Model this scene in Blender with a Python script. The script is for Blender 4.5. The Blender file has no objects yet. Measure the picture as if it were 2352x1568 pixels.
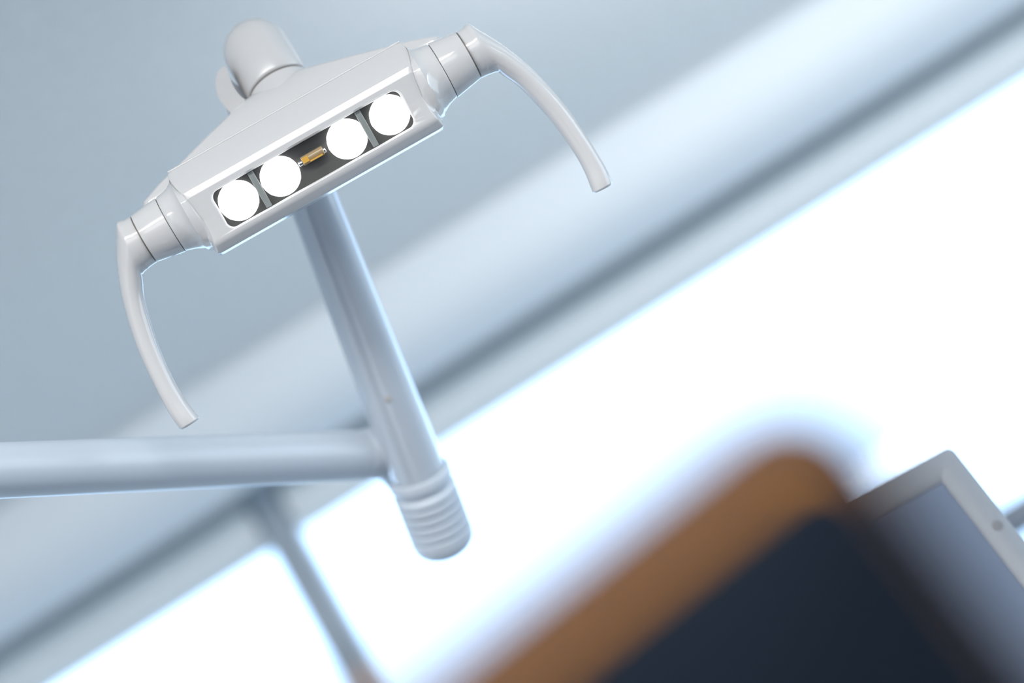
import bpy, bmesh, math, random
from mathutils import Vector, Matrix
from math import sin, cos, radians, pi, sqrt, atan2

W, H = 2352, 1568
FPX = 85.0 / 36.0 * W
C = bpy.context.scene.collection
sc = bpy.context.scene

# ------------------------------------------------------------------ camera frame
PITCH, ROLL = radians(22), radians(32)
CAM = Vector((0, 0, 1.2))
FWD = Vector((0, cos(PITCH), sin(PITCH)))
LX = Vector((1, 0, 0))
LU = Vector((0, -sin(PITCH), cos(PITCH)))
RT = cos(ROLL) * LX - sin(ROLL) * LU
UP = sin(ROLL) * LX + cos(ROLL) * LU


def P(px, py, d):
    return CAM + d * (FWD + RT * ((px - W / 2) / FPX) - UP * ((py - H / 2) / FPX))


# ------------------------------------------------------------------ materials
def mat(name, color, rough=0.4, metal=0.0, emit=None, estr=0.0, bump=None, coat=0.0, spec=0.5, vary=0.0):
    m = bpy.data.materials.new(name)
    m.use_nodes = True
    nt = m.node_tree
    b = nt.nodes['Principled BSDF']
    b.inputs['Base Color'].default_value = (*color, 1)
    b.inputs['Roughness'].default_value = rough
    b.inputs['Metallic'].default_value = metal
    b.inputs['Specular IOR Level'].default_value = spec
    b.inputs['Coat Weight'].default_value = coat
    b.inputs['Coat Roughness'].default_value = 0.05
    if emit:
        b.inputs['Emission Color'].default_value = (*emit, 1)
        b.inputs['Emission Strength'].default_value = estr
    if bump or vary:
        tc = nt.nodes.new('ShaderNodeTexCoord')
        n = nt.nodes.new('ShaderNodeTexNoise')
        n.inputs['Scale'].default_value = bump[0] if bump else 6.0
        n.inputs['Detail'].default_value = 6
        n.inputs['Roughness'].default_value = 0.6
        nt.links.new(tc.outputs['Object'], n.inputs['Vector'])
        if bump:
            bp = nt.nodes.new('ShaderNodeBump')
            bp.inputs['Strength'].default_value = bump[1]
            bp.inputs['Distance'].default_value = bump[2]
            nt.links.new(n.outputs['Fac'], bp.inputs['Height'])
            nt.links.new(bp.outputs['Normal'], b.inputs['Normal'])
        if vary:
            mx = nt.nodes.new('ShaderNodeMix')
            mx.data_type = 'RGBA'
            mx.inputs[6].default_value = (*[c * (1 - vary) for c in color], 1)
            mx.inputs[7].default_value = (*[min(1, c * (1 + vary)) for c in color], 1)
            nt.links.new(n.outputs['Fac'], mx.inputs[0])
            nt.links.new(mx.outputs[2], b.inputs['Base Color'])
    return m


M_CEIL = mat('painted_plaster', (0.77, 0.79, 0.79), 0.9, bump=(42, 0.5, 0.004), spec=0.1, vary=0.06)
M_WALL = mat('wall_paint', (0.55, 0.57, 0.59), 0.8, bump=(150, 0.1, 0.001), spec=0.2)
M_TRIM = mat('satin_white_trim', (0.84, 0.89, 0.92), 0.6, spec=0.3)
M_FRAME = mat('window_frame_paint', (0.88, 0.91, 0.91), 0.45)
M_FLOOR = mat('vinyl_floor', (0.045, 0.05, 0.06), 0.5, vary=0.1)
M_LAMP = mat('lamp_white_plastic', (0.54, 0.54, 0.545), 0.15, coat=0.35, spec=0.6)
M_ARM = mat('arm_white_lacquer', (0.49, 0.55, 0.62), 0.3, coat=1.0, spec=0.6)
M_ARM.node_tree.nodes['Principled BSDF'].inputs['Coat Roughness'].default_value = 0.15
M_ARM.node_tree.nodes['Principled BSDF'].inputs['Coat IOR'].default_value = 2.0
M_ARM2 = mat('arm_satin_lacquer', (0.47, 0.53, 0.60), 0.4, coat=0.6, spec=0.5)
M_ARM2.node_tree.nodes['Principled BSDF'].inputs['Coat Roughness'].default_value = 0.3
M_ELBOW = mat('joint_grey_plastic', (0.55, 0.61, 0.68), 0.4)
M_TRAY = mat('smoked_reflector', (0.09, 0.09, 0.088), 0.25, metal=0.3)
M_DIV = mat('divider_grey', (0.20, 0.22, 0.22), 0.35)
M_LED = mat('led_lens_glow', (0.9, 0.9, 0.9), 0.2, emit=(1, 1, 1), estr=1.7)
M_AMBER = mat('amber_resin', (0.60, 0.34, 0.06), 0.2)
M_AMBER2 = mat('amber_strip', (0.30, 0.22, 0.12), 0.25)
M_CHROME = mat('chrome', (0.9, 0.9, 0.9), 0.1, metal=1)
M_DARK = mat('dark_gasket', (0.13, 0.12, 0.11), 0.5)
M_BEZEL = mat('monitor_grey_plastic', (0.28, 0.315, 0.36), 0.4)
M_SCREEN = mat('monitor_screen', (0.20, 0.26, 0.37), 0.2)
M_NAVY = mat('navy_upholstery', (0.005, 0.009, 0.016), 0.8, spec=0.06, bump=(300, 0.1, 0.001))
M_BROWN = mat('tan_leather', (0.27, 0.113, 0.012), 0.7, spec=0.05, bump=(200, 0.1, 0.001))
M_BUTTON = mat('button_grey', (0.19, 0.205, 0.225), 0.5)


def glass_mat():
    m = bpy.data.materials.new('window_glass')
    m.use_nodes = True
    nt = m.node_tree
    for n in list(nt.nodes):
        nt.nodes.remove(n)
    o = nt.nodes.new('ShaderNodeOutputMaterial')
    t = nt.nodes.new('ShaderNodeBsdfTransparent')
    g = nt.nodes.new('ShaderNodeBsdfGlossy')
    g.inputs['Roughness'].default_value = 0.02
    x = nt.nodes.new('ShaderNodeMixShader')
    x.inputs[0].default_value = 0.05
    nt.links.new(t.outputs[0], x.inputs[1])
    nt.links.new(g.outputs[0], x.inputs[2])
    nt.links.new(x.outputs[0], o.inputs[0])
    return m


M_GLASS = glass_mat()


# ------------------------------------------------------------------ mesh helpers
class MB:
    def __init__(self):
        self.v, self.f = [], []

    def add(self, vs, fs):
        o = len(self.v)
        self.v += [Vector(p) for p in vs]
        self.f += [tuple(i + o for i in f) for f in fs]
        return self

    def box(self, lo, hi):
        x0, y0, z0 = lo
        x1, y1, z1 = hi
        return self.add([(x0, y0, z0), (x1, y0, z0), (x1, y1, z0), (x0, y1, z0), (x0, y0, z1), (x1, y0, z1), (x1, y1, z1), (x0, y1, z1)],
                        [(0, 3, 2, 1), (4, 5, 6, 7), (0, 1, 5, 4), (1, 2, 6, 5), (2, 3, 7, 6), (3, 0, 4, 7)])

    def loft(self, loops, caps=(True, True)):
        n = len(loops[0])
        vs = [p for l in loops for p in l]
        fs = []
        for i in range(len(loops) - 1):
            for j in range(n):
                k = (j + 1) % n
                fs.append((i * n + j, i * n + k, (i + 1) * n + k, (i + 1) * n + j))
        if caps[0]:
            fs.append(tuple(range(n - 1, -1, -1)))
        if caps[1]:
            fs.append(tuple((len(loops) - 1) * n + j for j in range(n)))
        return self.add(vs, fs)

    def revolve(self, base, axis, prof, seg=48, caps=(True, True)):
        """prof: list of (distance along axis, radius)"""
        a = Vector(axis).normalized()
        s = a.orthogonal().normalized()
        t = a.cross(s)
        loops = []
        for h, r in prof:
            loops.append([Vector(base) + a * h + (s * cos(2 * pi * j / seg) + t * sin(2 * pi * j / seg)) * r for j in range(seg)])
        return self.loft(loops, caps)

    def xf(self, f):
        self.v = [Vector(f(p)) for p in self.v]
        return self

    def mesh(self, name, angle=35):
        me = bpy.data.meshes.new(name)
        me.from_pydata([tuple(p) for p in self.v], [], self.f)
        bm = bmesh.new()
        bm.from_mesh(me)
        bmesh.ops.recalc_face_normals(bm, faces=bm.faces)
        bm.to_mesh(me)
        bm.free()
        for p in me.polygons:
            p.use_smooth = True
        me.set_sharp_from_angle(angle=radians(angle))
        return me


def rootpos(o):
    p = Vector((0, 0, 0))
    while o:
        p += o.location
        o = o.parent
    return p


def obj(name, mb, m, parent=None, loc=None, angle=35, bevel=0, bseg=3):
    """mesh given in world coordinates"""
    base = rootpos(parent)
    own = Vector(loc) if loc is not None else base
    for i, p in enumerate(mb.v):
        mb.v[i] = p - own
    me = mb.mesh(name, angle)
    me.materials.append(m)
    o = bpy.data.objects.new(name, me)
    C.objects.link(o)
    o.parent = parent
    o.location = own - base
    if bevel:
        b = o.modifiers.new('edge_round', 'BEVEL')
        b.width = bevel
        b.segments = bseg
        b.limit_method = 'ANGLE'
        b.angle_limit = radians(30)
        b.harden_normals = False
    return o


def thing(name, loc, label, cat):
    o = bpy.data.objects.new(name, None)
    o.empty_display_size = 0.1
    C.objects.link(o)
    o.location = loc
    o['label'] = label
    o['category'] = cat
    return o


def struct(o):
    o['kind'] = 'structure'
    return o


def arc_poly(pts, n=8):
    """rounded polygon: pts (x, y, r)"""
    out = []
    N = len(pts)
    for i in range(N):
        p = Vector(pts[i][:2])
        a = (Vector(pts[i - 1][:2]) - p)
        b = (Vector(pts[(i + 1) % N][:2]) - p)
        la, lb = a.length, b.length
        a.normalize()
        b.normalize()
        r = pts[i][2]
        ang = a.angle(b)
        t = min(r / math.tan(ang / 2), la * .49, lb * .49)
        r = t * math.tan(ang / 2)
        cen = p + (a + b).normalized() * (r / sin(ang / 2))
        s, e = p + a * t - cen, p + b * t - cen
        a0 = atan2(s.y, s.x)
        d = (atan2(e.y, e.x) - a0 + pi) % (2 * pi) - pi
        for k in range(n + 1):
            q = a0 + d * k / n
            out.append((cen.x + r * cos(q), cen.y + r * sin(q)))
    return out


def interp(tab, x):
    if x <= tab[0][0]:
        return tab[0][1]
    for (x0, y0), (x1, y1) in zip(tab, tab[1:]):
        if x <= x1:
            return y0 + (y1 - y0) * (x - x0) / (x1 - x0)
    return tab[-1][1]


def catmull(pts, n=8):
    out = []
    N = len(pts)
    for i in range(N - 1):
        p0 = pts[max(i - 1, 0)]
        p1, p2 = pts[i], pts[i + 1]
        p3 = pts[min(i + 2, N - 1)]
        for k in range(n):
            t = k / n
            out.append(tuple(.5 * (2 * b + (c - a) * t + (2 * a - 5 * b + 4 * c - d) * t * t + (3 * b - a - 3 * c + d) * t ** 3)
                             for a, b, c, d in zip(p0, p1, p2, p3)))
    out.append(tuple(pts[-1]))
    return out


# ------------------------------------------------------------------ the room
X0, X1, YB, YW, ZC = -3.4, 3.4, -3.2, 3.66, 2.77
b = MB().box((X0, YB, -0.1), (X1, YW + .3, 0))
struct(obj('floor', b, M_FLOOR, loc=(0, 0, 0)))
b = MB().box((X0, YB, ZC), (X1, YW + .3, ZC + .1))
struct(obj('ceiling', b, M_CEIL, loc=(0, 0, ZC)))
struct(obj('wall_left', MB().box((X0 - .1, YB, 0), (X0, YW + .3, ZC)), M_WALL, loc=(X0, 0, 0)))
RY0, RY1, RZ0, RZ1 = 0.6, 3.3, 0.15, 2.45
b = MB().box((X1, YB, 0), (X1 + .1, RY0, ZC))
b.box((X1, RY1, 0), (X1 + .1, YW + .3, ZC))
b.box((X1, RY0, 0), (X1 + .1, RY1, RZ0))
b.box((X1, RY0, RZ1), (X1 + .1, RY1, ZC))
struct(obj('wall_right', b, M_WALL, loc=(X1, 0, 0)))
b = MB().box((X1 + .02, RY0, RZ0), (X1 + .08, RY0 + .06, RZ1))
b.box((X1 + .02, RY1 - .06, RZ0), (X1 + .08, RY1, RZ1))
b.box((X1 + .02, RY0, RZ0), (X1 + .08, RY1, RZ0 + .06))
b.box((X1 + .02, RY0, RZ1 - .06), (X1 + .08, RY1, RZ1))
w3 = struct(obj('window_3', b, M_FRAME, loc=(X1, (RY0 + RY1) / 2, RZ0)))
obj('pane', MB().box((X1 + .04, RY0 + .05, RZ0 + .05), (X1 + .044, RY1 - .05, RZ1 - .05)), M_GLASS, w3)
struct(obj('wall_front', MB().box((X0, YB - .1, 0), (X1, YB, ZC)), M_WALL, loc=(0, YB, 0)))
ZT, ZS = 2.690, 0.35          # top of the window frames, underside of the sill bar
b = MB().box((X0, YW, 0), (X1, YW + .2, ZS))
b.box((X0, YW, ZT), (X1, YW + .2, ZC))
struct(obj('wall_back', b, M_WALL, loc=(0, YW, 0)))
# curved pelmet over the windows, from the ceiling down to the frames
prof = [(YW, ZC), (3.36, ZC)] + catmull([(3.36, 2.762), (3.361, 2.735), (3.367, 2.705), (3.38, 2.68), (3.402, 2.66), (3.435, 2.646), (3.49, 2.637)], 6) + [(3.495, 2.64), (3.495, 2.745), (YW, 2.745)]
b = MB().loft([[(X0, y, z) for y, z in prof], [(X1, y, z) for y, z in prof]])
struct(obj('trim_1', b, M_TRIM, loc=(0, YW, ZC), angle=50))
# sill bar
ZB = 1.983
b = MB().box((X0, YW - .03, ZB), (X1, YW + .1, ZB + .03))
struct(obj('trim_2', b, mat('sill_grey_metal', (0.22, 0.25, 0.30), 0.5), loc=(0, YW, ZB), bevel=.004))

MULX = -0.4836


def rail_profile(z0, z1):
    # rounded nose standing out towards the room
    return [(YW + d, z) for d, z in catmull([(.02, z1), (.008, z1 - .006), (-.003, z1 - .024), (-.005, (z0 + z1) / 2), (-.001, z0 + .016), (.01, z0 + .004), (.02, z0)], 5) + [(.07, z0), (.07, z1)]]


def window(n, x0, x1):
    b = MB()
    h = 0.074
    p = rail_profile(ZT - h, ZT - .001)
    b.loft([[(x0 + .03, y, z) for y, z in p], [(x1 - .03, y, z) for y, z in p]])
    b.box((x0 + .02, YW + .005, ZS + .001), (x1 - .02, YW + .07, ZS + .03))
    b.box((x0, YW + .03, ZS + .001), (x0 + .026, YW + .07, ZT - .001))
    b.box((x1 - .026, YW + .03, ZS + .001), (x1, YW + .07, ZT - .001))
    w = struct(obj('window_%d' % n, b, M_FRAME, loc=((x0 + x1) / 2, YW + .04, ZS), angle=40))
    pane = MB().box((x0 + .015, YW + .045, ZS + .022), (x1 - .015, YW + .049, ZT - h + .01))
    obj('pane', pane, M_GLASS, w)
    return w


b = MB().box((MULX - .026, YW - .004, ZS), (MULX + .026, YW + .03, ZT + .03))
struct(obj('trim_3', b, mat('mullion_grey', (0.36, 0.41, 0.46), 0.5), loc=(MULX, YW, ZS), bevel=.006))
window(1, X0, MULX)
window(2, MULX + .001, X1)

# ------------------------------------------------------------------ dental lamp
LD = 2.25
LC = P(720, 365, LD)
LZ = (CAM - LC).normalized()
adir = 0.87 * RT + 0.493 * UP
LXv = (adir - LZ * adir.dot(LZ)).normalized()
LY = LZ.cross(LXv)
K = LD / FPX * 1.0


def lp(p):
    """lamp frame: a along the lamp, b down, c towards the viewer (about 0.4 mm each)"""
    a, bb, c = p
    return LC + (LXv * a - LY * bb + LZ * c) * K


def ldir(a, bb, c):
    return (LXv * a - LY * bb + LZ * c).normalized()


# the arms, needed for the base position
E_AX0 = P(632, 230, 2.385)          # upper end of the spring arm
E_AX1 = P(964, 1096, 2.57)          # mouth of the elbow
H0 = P(935, 1040, 2.59)
H1 = P(0, 1080, 2.28)
hd = (H1 - H0).normalized()
H2 = H1 + hd * 0.75
lamp = thing('dental_lamp', (H2.x, H2.y, 0), 'white dental lamp with four lit round LEDs and two curved handles on jointed arm', 'lamp')

# --- front housing
CB, CC = -30.0, -85.0
pr = arc_poly([(-138, -96, 9), (-78, -4, 5), (-62, 1.5, 6), (0, 0, 40), (60, 0, 24), (83, -21, 16), (89, -60, 24), (88, -135, 14), (-112, -170, 14)], 10)
NN = 96


def ray_poly(poly, cx, cy, ang):
    dx, dy = cos(ang), sin(ang)
    best = None
    for (x0, y0), (x1, y1) in zip(poly, poly[1:] + poly[:1]):
        ex, ey = x1 - x0, y1 - y0
        den = dx * ey - dy * ex
        if abs(den) < 1e-9:
            continue
        t = ((x0 - cx) * ey - (y0 - cy) * ex) / den
        u = ((x0 - cx) * dy - (y0 - cy) * dx) / den
        if t > 0 and -1e-6 <= u <= 1 + 1e-6 and (best is None or t > best):
            best = t
    return (cx + dx * best, cy + dy * best)


angs = sorted({round(atan2(y - CC, x - CB), 5) for x, y in pr})
# dense angles so the rounded edges stay crisp
fine = []
for a0, a1 in zip(angs, angs[1:] + [angs[0] + 2 * pi]):
    m_ = max(1, int((a1 - a0) / (2 * pi / NN)))
    fine += [a0 + (a1 - a0) * k / m_ for k in range(m_)]
loop0 = [ray_poly(pr, CB, CC, q) for q in fine]
WT = [(-138, 313), (-115, 316), (-80, 303), (-50, 295), (0, 289), (35, 290), (80, 299), (92, 302)]
WR = [interp(WT, x) for x, y in loop0]


def circ(r, bb, cc):
    return [(bb + r * cos(q), cc + r * sin(q)) for q in fine]


def end_loops(sg):
    L = []

    def lo(xs, ps):
        L.append([(sg * x, p[0], p[1]) for x, p in zip(xs, ps)])
    shrink = lambda k: [(CB + (x - CB) * k, CC + (y - CC) * k) for x, y in loop0]
    lo([w - 14 for w in WR], loop0)
    lo([w - 5 for w in WR], shrink(.993))
    lo([w - 1.2 for w in WR], shrink(.978))
    lo([w for w in WR], shrink(.955))
    c0 = circ(92, -28, -86)
    s0 = shrink(.955)
    for t, xt in ((.35, .12), (.7, .35)):
        lo([w + (316 - w) * xt for w in WR], [(p[0] + (q[0] - p[0]) * t, p[1] + (q[1] - p[1]) * t) for p, q in zip(s0, c0)])
    for x, r, bb in ((315, 94, -28), (321, 87, -28), (329, 81.5, -28), (340, 76.5, -29), (351, 73.5, -30), (360.5, 72, -30.4), (362.5, 70.5, -30.4)):
        lo([x] * len(fine), circ(r, bb, CC - .07 * (x - 310)))
    return L


lf = end_loops(-1)[::-1]
rt = end_loops(1)
hb = MB().loft(lf + rt)
hb.xf(lp)
cut = MB()


def rr(aw, bw, r, c):
    return [(x, y, c) for x, y in arc_poly([(-aw, -bw, r), (aw, -bw, r), (aw, bw, r), (-aw, bw, r)], 8)]


cut.loft([rr(256, 56, 24, 18), rr(250.5, 51, 22, 0), rr(247.5, 48.5, 20, -2), rr(246, 47, 18, -6), rr(246, 47, 18, -46)])
cut.xf(lp)
hm = hb.mesh('tmp_h')
cm = cut.mesh('tmp_c')
ho = bpy.data.objects.new('tmp_h', hm)
co = bpy.data.objects.new('tmp_c', cm)
C.objects.link(ho)
C.objects.link(co)
bo = ho.modifiers.new('cut', 'BOOLEAN')
bo.operation = 'DIFFERENCE'
bo.object = co
bo.solver = 'EXACT'
dg = bpy.context.evaluated_depsgraph_get()
res = bpy.data.meshes.new_from_object(ho.evaluated_get(dg))
hv = MB()
hv.add([v.co.copy() for v in res.vertices], [tuple(p.vertices) for p in res.polygons])
for o_ in (ho, co):
    bpy.data.objects.remove(o_)
front = obj('front_housing', hv, M_LAMP, lamp, angle=40)

# light line of the parting seam along the upper edge
b = MB()
for s_ in (1,):
    path = [(-310, -139.5, -99), (310, -139.5, -99)]
    b.loft([[(x, -138.5 + 3 * cos(q), -100 + 3 * sin(q)) for q in [2 * pi * k / 12 for k in range(12)]] for x in (-309, 309)])
b.xf(lp)
obj('seam_gasket', b, M_LAMP, front)

# tray, LEDs, dividers
b = MB().loft([rr(245.5, 46.5, 17, -44), rr(245.5, 46.5, 17, -36)])
b.xf(lp)
tray = obj('reflector_tray', b, M_TRAY, lamp)
for a_, bb_ in ((-197, -7), (-86, -8), (90, -7), (203, -7)):
    b = MB()
    prof_ = [(-36, 47), (-22, 47.5), (-18, 47), (-13, 43), (-9, 34), (-6.5, 20), (-6, 3)]
    seg = 40
    b.loft([[(a_ + r * (1 + (.012 * ((j % 4) == 0))) * cos(2 * pi * j / seg), bb_ + 5 + r * .985 * sin(2 * pi * j / seg), c_) for j in range(seg)] for c_, r in prof_])
    b.xf(lp)
    obj('led', b, M_LED, tray)
for a_ in (-142, 141):
    b = MB().box((a_ - 7, -46, -36), (a_ + 7, 46, -12))
    b.xf(lp)
    obj('divider', b, M_DIV, tray, bevel=.0008)
b = MB()
b.revolve((-26, -7, -24), (1, 0, 0), [(0, 9), (2, 11), (54, 11), (56, 9)], 20)
b.xf(lp)
chip = obj('sensor', b, M_AMBER2, tray)
b = MB().box((-24, -14.5, -16), (-9, -1, -11.5)).xf(lp)
obj('amber_block', b, M_AMBER, chip)
b = MB().box((-9, -1, -15), (24, 2.5, -11.5)).xf(lp)
obj('contact_strip', b, M_AMBER, chip)
for a_ in (-31, 30):
    b = MB().revolve((a_, -5, -24), (1, 0, 0), [(-5, 5), (-4, 7), (4, 7), (5, 5)], 16).xf(lp)
    obj('end_cap', b, M_CHROME, chip)

# --- rear housing: tapers from the width of the grips to the swivel boss
rows = [(70, 240, -150, -190), (20, 300, -140, -200), (-40, 380, -150, -205), (-85, 392, -155, -215), (-104, 384, -160, -222), (-122, 335, -165, -232), (-143, 258, -175, -250),
        (-160, 198, -185, -270), (-175, 142, -200, -290), (-187, 98, -215, -310), (-193, 72, -232, -322), (-196, 52, -250, -330)]
b = MB()
loops = []
for bb_, hw, cf, cb_ in rows:
    r_ = min(18, (cf - cb_) * .45)
    hw *= 1.04
    loops.append([(x, bb_ * 1.045, y) for x, y in arc_poly([(-hw, cf, r_), (hw, cf, r_), (hw, cb_, r_), (-hw, cb_, r_)], 5)])
b.loft(loops)
b.xf(lp)
obj('rear_housing', b, M_LAMP, lamp, angle=60)

# --- collars and handles
HP = [((428, -92), (428, 29)), ((446, -92.5), (447, 30.5)), ((452, -94), (452, 32)), ((460, -95.5), (458, 32.3)), ((467, -91), (464, 33.8)), ((479, -70), (470, 37)),
      ((496, -40), (473, 43.5)), ((510, -13), (478, 54)), ((534, 46), (492, 83)), ((552, 109), (507, 133)), ((567, 185), (521, 200)), ((575, 274), (529, 276)),
      ((577, 342), (529, 330)), ((574, 380), (523, 376)), ((572, 386), (522, 383)), ((569, 389), (525, 387))]
HDEP = [61, 61, 61.5, 61.5, 60, 56, 50, 44, 35, 30, 27, 26, 26, 27.5, 27, 24]
for sg in (1, -1):
    b = MB()
    loops = []
    for x, r, bb_ in ((358.8, 68, -30), (359.6, 70, -30), (361, 70.4, -30), (425.4, 61.6, -32), (426.9, 61, -32), (427.3, 59, -32)):
        loops.append([(sg * x * 1.0145, (bb_ + r * cos(q)) * 1.0145, CC - .07 * (x - 310) + r * sin(q)) for q in [2 * pi * k / 64 for k in range(64)]])
    b.loft(loops)
    b.xf(lp)
    col = obj('collar', b, M_LAMP, lamp)
    # dark groove rings
    b = MB()
    b.loft([[(sg * x, -30.4 + r * cos(q), CC - 3.5 + r * sin(q)) for q in [2 * pi * k / 48 for k in range(48)]] for x, r in ((360, 68), (366, 68))])
    b.loft([[(sg * x, -32.5 + r * cos(q), CC - 8 + r * sin(q)) for q in [2 * pi * k / 48 for k in range(48)]] for x, r in ((432, 59.5), (436.5, 59.5))])
    b.xf(lp)
    obj('groove_ring', b, M_DARK, col)
    dat = [(o_[0], o_[1], i_[0], i_[1], dd) for (o_, i_), dd in zip(HP, HDEP)]
    sm = catmull(dat, 5)
    loops = []
    HS = 1.016
    for k, (ox, oy, ix, iy, dd) in enumerate(sm):
        cx, cy = (ox + ix) / 2, (oy + iy) / 2
        hx, hy = (ox - ix) / 2, (oy - iy) / 2
        t = min(1, max(0, (cy + 32) / 400))
        cz = CC - .07 * (428 - 310) - 8 + 34 * t
        loops.append([(sg * (cx + hx * cos(q)) * HS, (cy + hy * cos(q)) * HS, cz + dd * sin(q)) for q in [2 * pi * j / 48 for j in range(48)]])
    b = MB().loft(loops)
    b.xf(lp)
    obj('handle', b, M_LAMP, lamp, angle=45)

# --- swivel joint (vertical in the room)
zup = Vector((0, 0, 1))
S0 = lp((13, -193, -300))
b = MB()
R_ = 69 * K * 1.17
L_ = 114 * K
pts = [(0, R_ - .0025), (0.0012, R_ - .0006), (0.003, R_), (L_, R_)] + [(L_ + R_ * sin(radians(q)), R_ * cos(radians(q))) for q in range(8, 89, 8)] + [(L_ + R_, R_ * .02)]
b.revolve(S0, zup, pts, 64)
cap = obj('swivel_cap', b, M_LAMP, lamp, angle=45)
b = MB().revolve(S0, zup, [(-.003, R_ - .002), (0.001, R_ - .002)], 48)
obj('groove_ring', b, M_DARK, cap)
b = MB().revolve(S0, zup, [(-.045, R_ * .8), (-.03, R_ * .97), (-.004, R_), (-.0025, R_ - .0006), (-.002, R_ - .002)], 64)
obj('swivel_boss', b, M_LAMP, lamp, angle=45)

# --- yoke horn beside the swivel
YO = catmull([(-80, -293), (-96, -285), (-110, -267), (-119, -236), (-113, -197), (-98, -172), (-70, -150), (-30, -140)], 5)
YI = catmull([(-30, -178), (-66, -190), (-80, -211), (-85, -240), (-82, -268), (-78, -289)], 5)
poly = YO + YI
b = MB()


def inset(poly, k):
    cx = sum(p[0] for p in poly) / len(poly)
    n_ = len(poly)
    out = []
    for i, p in enumerate(poly):
        q0, q1 = Vector(poly[i - 1]), Vector(poly[(i + 1) % n_])
        t = (q1 - q0)
        nrm = Vector((-t.y, t.x)).normalized() if t.length > 0 else Vector((0, 0))
        out.append((p[0] + nrm.x * k, p[1] + nrm.y * k))
    return out


b.loft([[(x, y, c_) for x, y in inset(poly, kk)] for c_, kk in ((-262, 5), (-264, 2), (-269, 0), (-325, 0), (-330, 3))])
b.xf(lp)
yoke = obj('yoke', b, M_LAMP, lamp, angle=50)
b_ = MB()
b_.loft([[(x, y, c_) for x, y in catmull([(-88, -272), (-78, -262), (-64, -225), (-48, -180), (-60, -165), (-92, -185), (-104, -215), (-100, -250)], 3)] for c_ in (-332, -350)])
b_.xf(lp)
obj('yoke_web', b_, M_ELBOW, yoke, bevel=.001)
PB = catmull([(-114, -232), (-122, -216), (-130, -184), (-133, -146), (-116, -108), (-50, -90)], 5) + [(-30, -170), (-80, -205)]
b = MB().loft([[(x, y, c_) for x, y in PB] for c_ in (-335, -385)])
b.xf(lp)
obj('yoke_plate', b, M_ARM, yoke, bevel=.002)

# --- spring arm, elbow, horizontal arm, column
ax = (E_AX1 - E_AX0)
al = ax.length
ax = ax.normalized()
b = MB()
r0, r1 = 0.0240, 0.0307
b.revolve(E_AX0, ax, [(-.012, r0 * .6), (-.006, r0 * .92), (0, r0), (al * .3, r0 + (r1 - r0) * .22), (al * .6, r0 + (r1 - r0) * .52), (al, r1), (al + .03, r1)], 64)
arm = obj('spring_arm', b, M_ARM, lamp, angle=45)
# small beige disc on the arm
sp = P(897, 912, 2.5)
t_ = (sp - E_AX0).dot(ax)
onax = E_AX0 + ax * t_
nrm = (CAM - onax)
nrm = (nrm - ax * nrm.dot(ax)).normalized()
rr_ = r0 + (r1 - r0) * t_ / al
sidev = ax.cross(nrm)
sp_n = (nrm * .97 + sidev * 0.05).normalized()
b = MB().revolve(onax + sp_n * (rr_ - .003), sp_n, [(0, .004), (.0028, .004), (.0033, .003)], 20)
obj('beige_disc', b, mat('beige_plastic', (.44, .43, .42), .9), arm)

RE = 75 * 2.55 / FPX
b = MB()
ep = [(-.002, r1 + .0005), (-.0065, r1 + .0012), (-.0085, RE - .0022), (-.0075, RE - .0006), (-.004, RE + .0004), (.004, RE + .0003), (.0062, RE - .0008), (.0074, RE - .003), (.0125, RE - .0032), (.014, RE - .0012)]
h = .0155
for k in range(5):
    dp = .0062 - .0006 * k
    ep += [(h, RE), (h + .0048, RE), (h + .0062, RE - dp), (h + .0092, RE - dp)]
    h += .0106
LE = h + .008
ep += [(h, RE), (LE, RE)]
for q in range(15, 90, 12):
    ep.append((LE + RE * .62 * sin(radians(q)), RE * cos(radians(q)) ** .8))
ep.append((LE + RE * .62, RE * .05))
b.revolve(E_AX1, ax, ep, 64, caps=(False, True))
elbow = obj('elbow_joint', b, M_ELBOW, lamp, angle=40)
b = MB()
RH0 = 57.5 * 2.57 / FPX
HA = H0 - hd * 0.012
hl = (H2 - HA).length
hp = [(0, RH0 * 1.0), (.02, RH0 * 1.02), (.055, RH0 * .99), (.09, RH0), (hl * .5, RH0 * 1.005), (hl, RH0 * 1.02)]
b.revolve(HA, hd, hp, 64)
obj('horizontal_arm', b, M_ARM2, lamp, angle=45)
# neck that blends the arm into the elbow
b = MB()
em = E_AX1 + ax * 0.024
nl = [(em, RE * .92), (em + (H0 + hd * .03 - em) * .45, RE * .92), (H0 + hd * .03, RH0 * 1.08), (H0 + hd * .062, RH0 * 1.0)]
loops = []
s_ = ax.cross(hd).normalized()
for k, (c_, r_) in enumerate(catmull([(tuple(n_[0]) + (n_[1],)) for n_ in nl], 5) and [(Vector(q[:3]), q[3]) for q in catmull([tuple(n_[0]) + (n_[1],) for n_ in nl], 5)]):
    tdir = hd
    t2 = hd.cross(s_)
    loops.append([c_ + (s_ * cos(2 * pi * j / 48) + t2 * sin(2 * pi * j / 48)) * r_ for j in range(48)])
b.loft(loops)
obj('elbow_neck', b, M_ELBOW, lamp, angle=50)
b = MB().revolve((H2.x, H2.y, 0), zup, [(0, .22), (.02, .22), (.035, .20), (.04, .05), (.05, .04), (H2.z - .05, .035), (H2.z + .035, .035), (H2.z + .04, .03)], 40)
obj('column', b, M_ARM, lamp)

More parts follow.
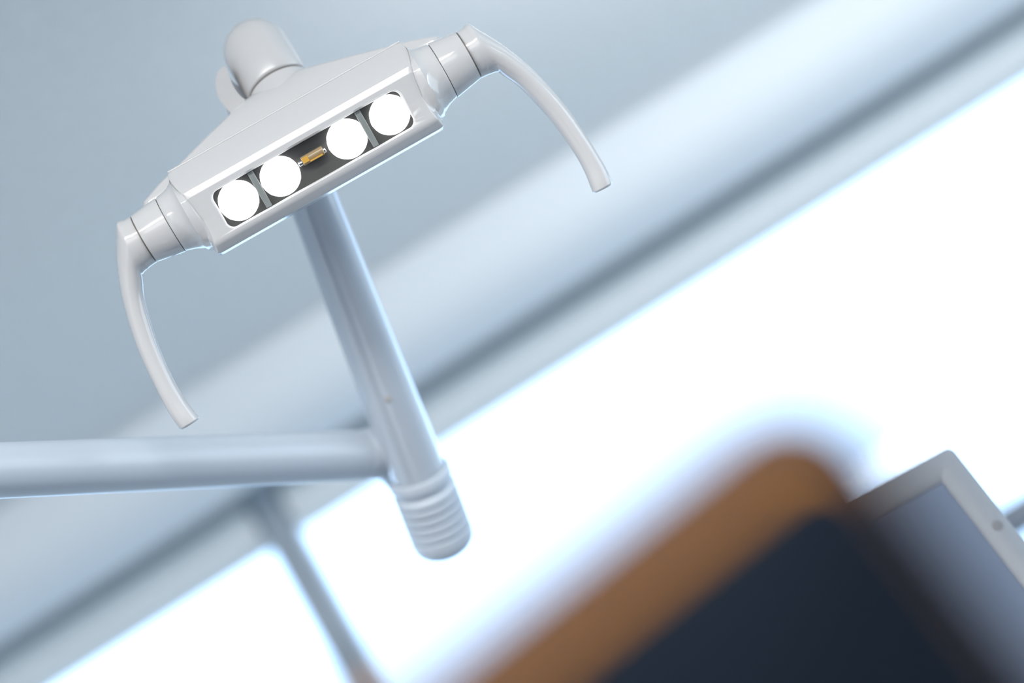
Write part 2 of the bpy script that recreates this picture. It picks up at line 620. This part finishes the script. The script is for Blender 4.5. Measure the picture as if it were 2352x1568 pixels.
# ------------------------------------------------------------------ monitor
MONY, MONT = radians(10), radians(-10)
MC = P(2181, 1021, 2.5)                     # upper right-hand corner of the casing
mx_ = Vector((cos(MONY), sin(MONY), 0))     # along the top edge
back = Vector((-sin(MONY), cos(MONY), 0))
my_ = (Vector((0, 0, -1)) * cos(MONT) + back * sin(MONT)).normalized()   # down the side
mn_ = mx_.cross(my_).normalized()           # away from the viewer
if mn_.dot(FWD) < 0:
    mn_ = -mn_
MW, MH = 0.46, 0.37


def mp(u, v, n):
    """u from the right edge to the left, v down, n backwards"""
    return MC - mx_ * u + my_ * v + mn_ * n


mfoot = mp(MW / 2, MH, .12)
mon = thing('monitor', (mfoot.x, mfoot.y, 0), 'grey flat monitor with dark blue-grey screen in front of the bright window', 'monitor')
BZ = .031
b = MB()


def mrect(i, n, r):
    return [mp(u, v, n) for u, v in arc_poly([(i, i, r), (MW - i, i, r), (MW - i, MH - i, r), (i, MH - i, r)], 8)]


b.loft([mrect(BZ, .008, .0015), mrect(BZ, .0035, .0015), mrect(BZ - .004, 0.0005, .003), mrect(.003, 0, .006), mrect(.0008, .001, .008), mrect(0, .003, .0085),
        mrect(0, .022, .0085), mrect(.02, .040, .01), mrect(.06, .048, .02)], caps=(False, True))
bez = obj('casing', b, M_BEZEL, mon, angle=40)
b = MB()
b.loft([mrect(BZ - .001, .0045, .001), mrect(BZ - .001, .012, .001)])
obj('screen', b, M_SCREEN, mon)
bp_ = mp(.0135, .104, 0)
b = MB().revolve(bp_ - mn_ * .0006, mn_, [(0, .0052), (.0003, .0058), (.003, .0058)], 24)
obj('button', b, M_BUTTON, bez)
b = MB()
top = mp(MW / 2, MH * .5, .05)
b.revolve((mfoot.x, mfoot.y, 0), zup, [(0, .25), (.02, .25), (.03, .22), (.035, .035), (.05, .03), (top.z - .05, .025), (top.z, .02)], 32)
obj('stand_post', b, M_BEZEL, mon)
b = MB()
nd = (mp(MW / 2, MH * .5, .044) - Vector((mfoot.x, mfoot.y, mp(MW / 2, MH * .5, .044).z)))
b.revolve(mp(MW / 2, MH * .5, .046), -nd, [(0, .04), (.01, .04), (.012, .02), (nd.length + .01, .02)], 24)
obj('mounting_plate', b, M_BEZEL, mon)

# ------------------------------------------------------------------ chair in the foreground
CD = 0.63
CA = radians(6.5)
cp = P(1890, 757, CD)                       # upper right-hand corner, seen from behind
cyw = radians(0)
rollv = (LX * cos(CA) + Vector((0, 0, 1)) * sin(CA))
ux = rollv.normalized()
uy = Vector((0, .34, -1)).normalized()
uy = (uy - ux * uy.dot(ux)).normalized()
un = ux.cross(uy).normalized()
if un.dot(FWD) < 0:
    un = -un
BW, BH, BT = .40, .46, .05


def chp(u, v, n):
    return cp - ux * u + uy * v + un * n


cb0 = chp(BW / 2, BH, .25)
chair = thing('chair', (cb0.x, cb0.y, 0), 'dark navy chair backrest with tan leather edge in front of the monitor', 'chair')


def crect(i, n, r):
    return [chp(u, v, n) for u, v in arc_poly([(i, i, r), (BW - i, i, r), (BW - i, BH - i, r), (i, BH - i, r)], 12)]


b = MB()
b.loft([crect(.026, .004, .02), crect(.018, .002, .026), crect(.009, .003, .026), crect(.003, .010, .029), crect(0, .020, .031), crect(0, .034, .031), crect(.006, .046, .029), crect(.02, .052, .03)])
obj('backrest', b, M_NAVY, chair, angle=60)
b = MB()
def prect(iu, iv, n, r):
    return [chp(u, v, n) for u, v in arc_poly([(iu, iv, r), (BW - iu, iv, r), (BW - iu, BH - iv, r), (iu, BH - iv, r)], 12)]


b.loft([prect(.006, .010, .014, .024), prect(.0075, .0115, .003, .024), prect(.010, .014, -.0015, .022), prect(.03, .032, -.002, .02)])
obj('edge_band', b, M_BROWN, chair, angle=60)
b = MB()
b.loft([prect(.0085, .0165, .002, .024), prect(.009, .017, -.003, .024), prect(.014, .0225, -.005, .022), prect(.07, .08, -.008, .015)])  # navy runs close to the side edges, giving the shade there by colour
obj('back_panel', b, M_NAVY, chair, angle=60)
bb_ = chp(BW / 2, BH - .08, .03)
ST = 0.62
sx, sy = cb0.x, cb0.y
b = MB()
b.loft([[(sx + x, sy + .05 + y, z) for x, y in arc_poly([(-.22 + i, -.21 + i, .07), (.22 - i, -.21 + i, .07), (.22 - i, .21 - i, .07), (-.22 + i, .21 - i, .07)], 8)]
        for i, z in ((.02, ST - .08), (0, ST - .06), (0, ST - .02), (.02, ST))])
obj('seat', b, M_NAVY, chair, angle=50)
b = MB()
q0, q1 = Vector((sx, sy - .1, ST - .085)), bb_
b.revolve(q0, (q1 - q0), [(0, .02), ((q1 - q0).length, .02)], 20)
obj('back_support', b, M_CHROME, chair)
b = MB().revolve((sx, sy, 0.08), zup, [(0, .03), (.25, .03), (.25, .02), (ST - .165, .02)], 24)
obj('gas_column', b, M_CHROME, chair)
for k in range(5):
    a_ = 2 * pi * k / 5 + .3
    d_ = Vector((cos(a_), sin(a_), 0))
    b = MB().revolve(Vector((sx, sy, .09)), d_ + Vector((0, 0, -.12)), [(0, .022), (.28, .016), (.285, .01)], 16)
    lg = obj('leg', b, M_CHROME, chair)
    b = MB().revolve(Vector((sx, sy, .028)) + d_ * .275 - d_.cross(zup) * .012, d_.cross(zup), [(0, .024), (.003, .028), (.021, .028), (.024, .024)], 24)
    obj('caster', b, M_DARK, lg)

# ------------------------------------------------------------------ light
wd = bpy.data.worlds.new('overcast_sky')
sc.world = wd
wd.use_nodes = True
bg = wd.node_tree.nodes['Background']
wt = wd.node_tree
tcw = wt.nodes.new('ShaderNodeTexCoord')
sep = wt.nodes.new('ShaderNodeSeparateXYZ')
wt.links.new(tcw.outputs['Generated'], sep.inputs[0])
mr = wt.nodes.new('ShaderNodeMapRange')
mr.inputs['From Min'].default_value = -0.06
mr.inputs['From Max'].default_value = 0.06
wt.links.new(sep.outputs['Z'], mr.inputs['Value'])
mxw = wt.nodes.new('ShaderNodeMix')
mxw.data_type = 'RGBA'
mxw.inputs[6].default_value = (0.56, 0.72, 0.84, 1)     # hazy ground outside
mxw.inputs[7].default_value = (1.6, 2.45, 3.6, 1)        # bright overcast sky
wt.links.new(mr.outputs[0], mxw.inputs[0])
wt.links.new(mxw.outputs[2], bg.inputs[0])
bg.inputs[1].default_value = 1.0


def area(name, loc, direction, sx_, sy_, power, col=(1, 1, 1), portal=False):
    l = bpy.data.lights.new(name, 'AREA')
    l.shape = 'RECTANGLE'
    l.size, l.size_y = sx_, sy_
    l.energy = power
    l.color = col
    o = bpy.data.objects.new(name, l)
    C.objects.link(o)
    o.location = loc
    o.rotation_euler = Vector(direction).to_track_quat('-Z', 'Y').to_euler()
    if portal:
        l.cycles.is_portal = True
    return o


area('window_portal', (0, YW + .25, 1.5), (0, -1, 0), 6.8, 2.4, 1, portal=True)
area('side_window_fill', (X1 + .2, 1.95, 1.3), (-1, 0, 0), 2.6, 2.2, 34, (.85, .94, 1))  # extra light outside the side window, added to brighten the spring arm's edge
area('ceiling_light_panel', (-.35, -.2, ZC - .02), (0, 0, -1), 2.6, 1.1, 190, (1, .98, .95))
area('rear_fill', (-.3, YB + .1, 2.0), (0, 1, 0), 6.2, 1.4, 55, (1, .97, .94))  # unseen soft fill behind the camera, added to light surfaces facing it
area('ceiling_fill', (1.4, 2.2, 2.35), (-.3, .2, 1), .8, .15, 4, (.86, .95, 1))  # floating fill without a fitting, added to brighten the right of the ceiling
area('pelmet_fill', (.58, 2.45, ZC - .25), (-.3, 1, .02), .7, .06, 2.2, (.97, .98, 1))  # unseen fill, added to brighten the pelmet and the frames below it

# ------------------------------------------------------------------ camera
cam = bpy.data.cameras.new('camera')
co_ = bpy.data.objects.new('camera', cam)
C.objects.link(co_)
rot = Matrix((RT, UP, -FWD)).transposed()
co_.matrix_world = Matrix.Translation(CAM) @ rot.to_4x4()
cam.sensor_width = 36
cam.lens = 85
cam.clip_start = .05
cam.dof.use_dof = True
cam.dof.focus_distance = 2.26
cam.dof.aperture_fstop = 85 / 60
cam.dof.aperture_blades = 0
sc.camera = co_
vs = sc.view_settings
sc.display_settings.display_device = 'sRGB'
vs.view_transform = 'Standard'
vs.look = 'None'
vs.exposure = 0.25
vs.gamma = 1
vs.use_curve_mapping = False
sc.cycles.use_denoising = True
sc.cycles.max_bounces = 8
sc.cycles.diffuse_bounces = 5
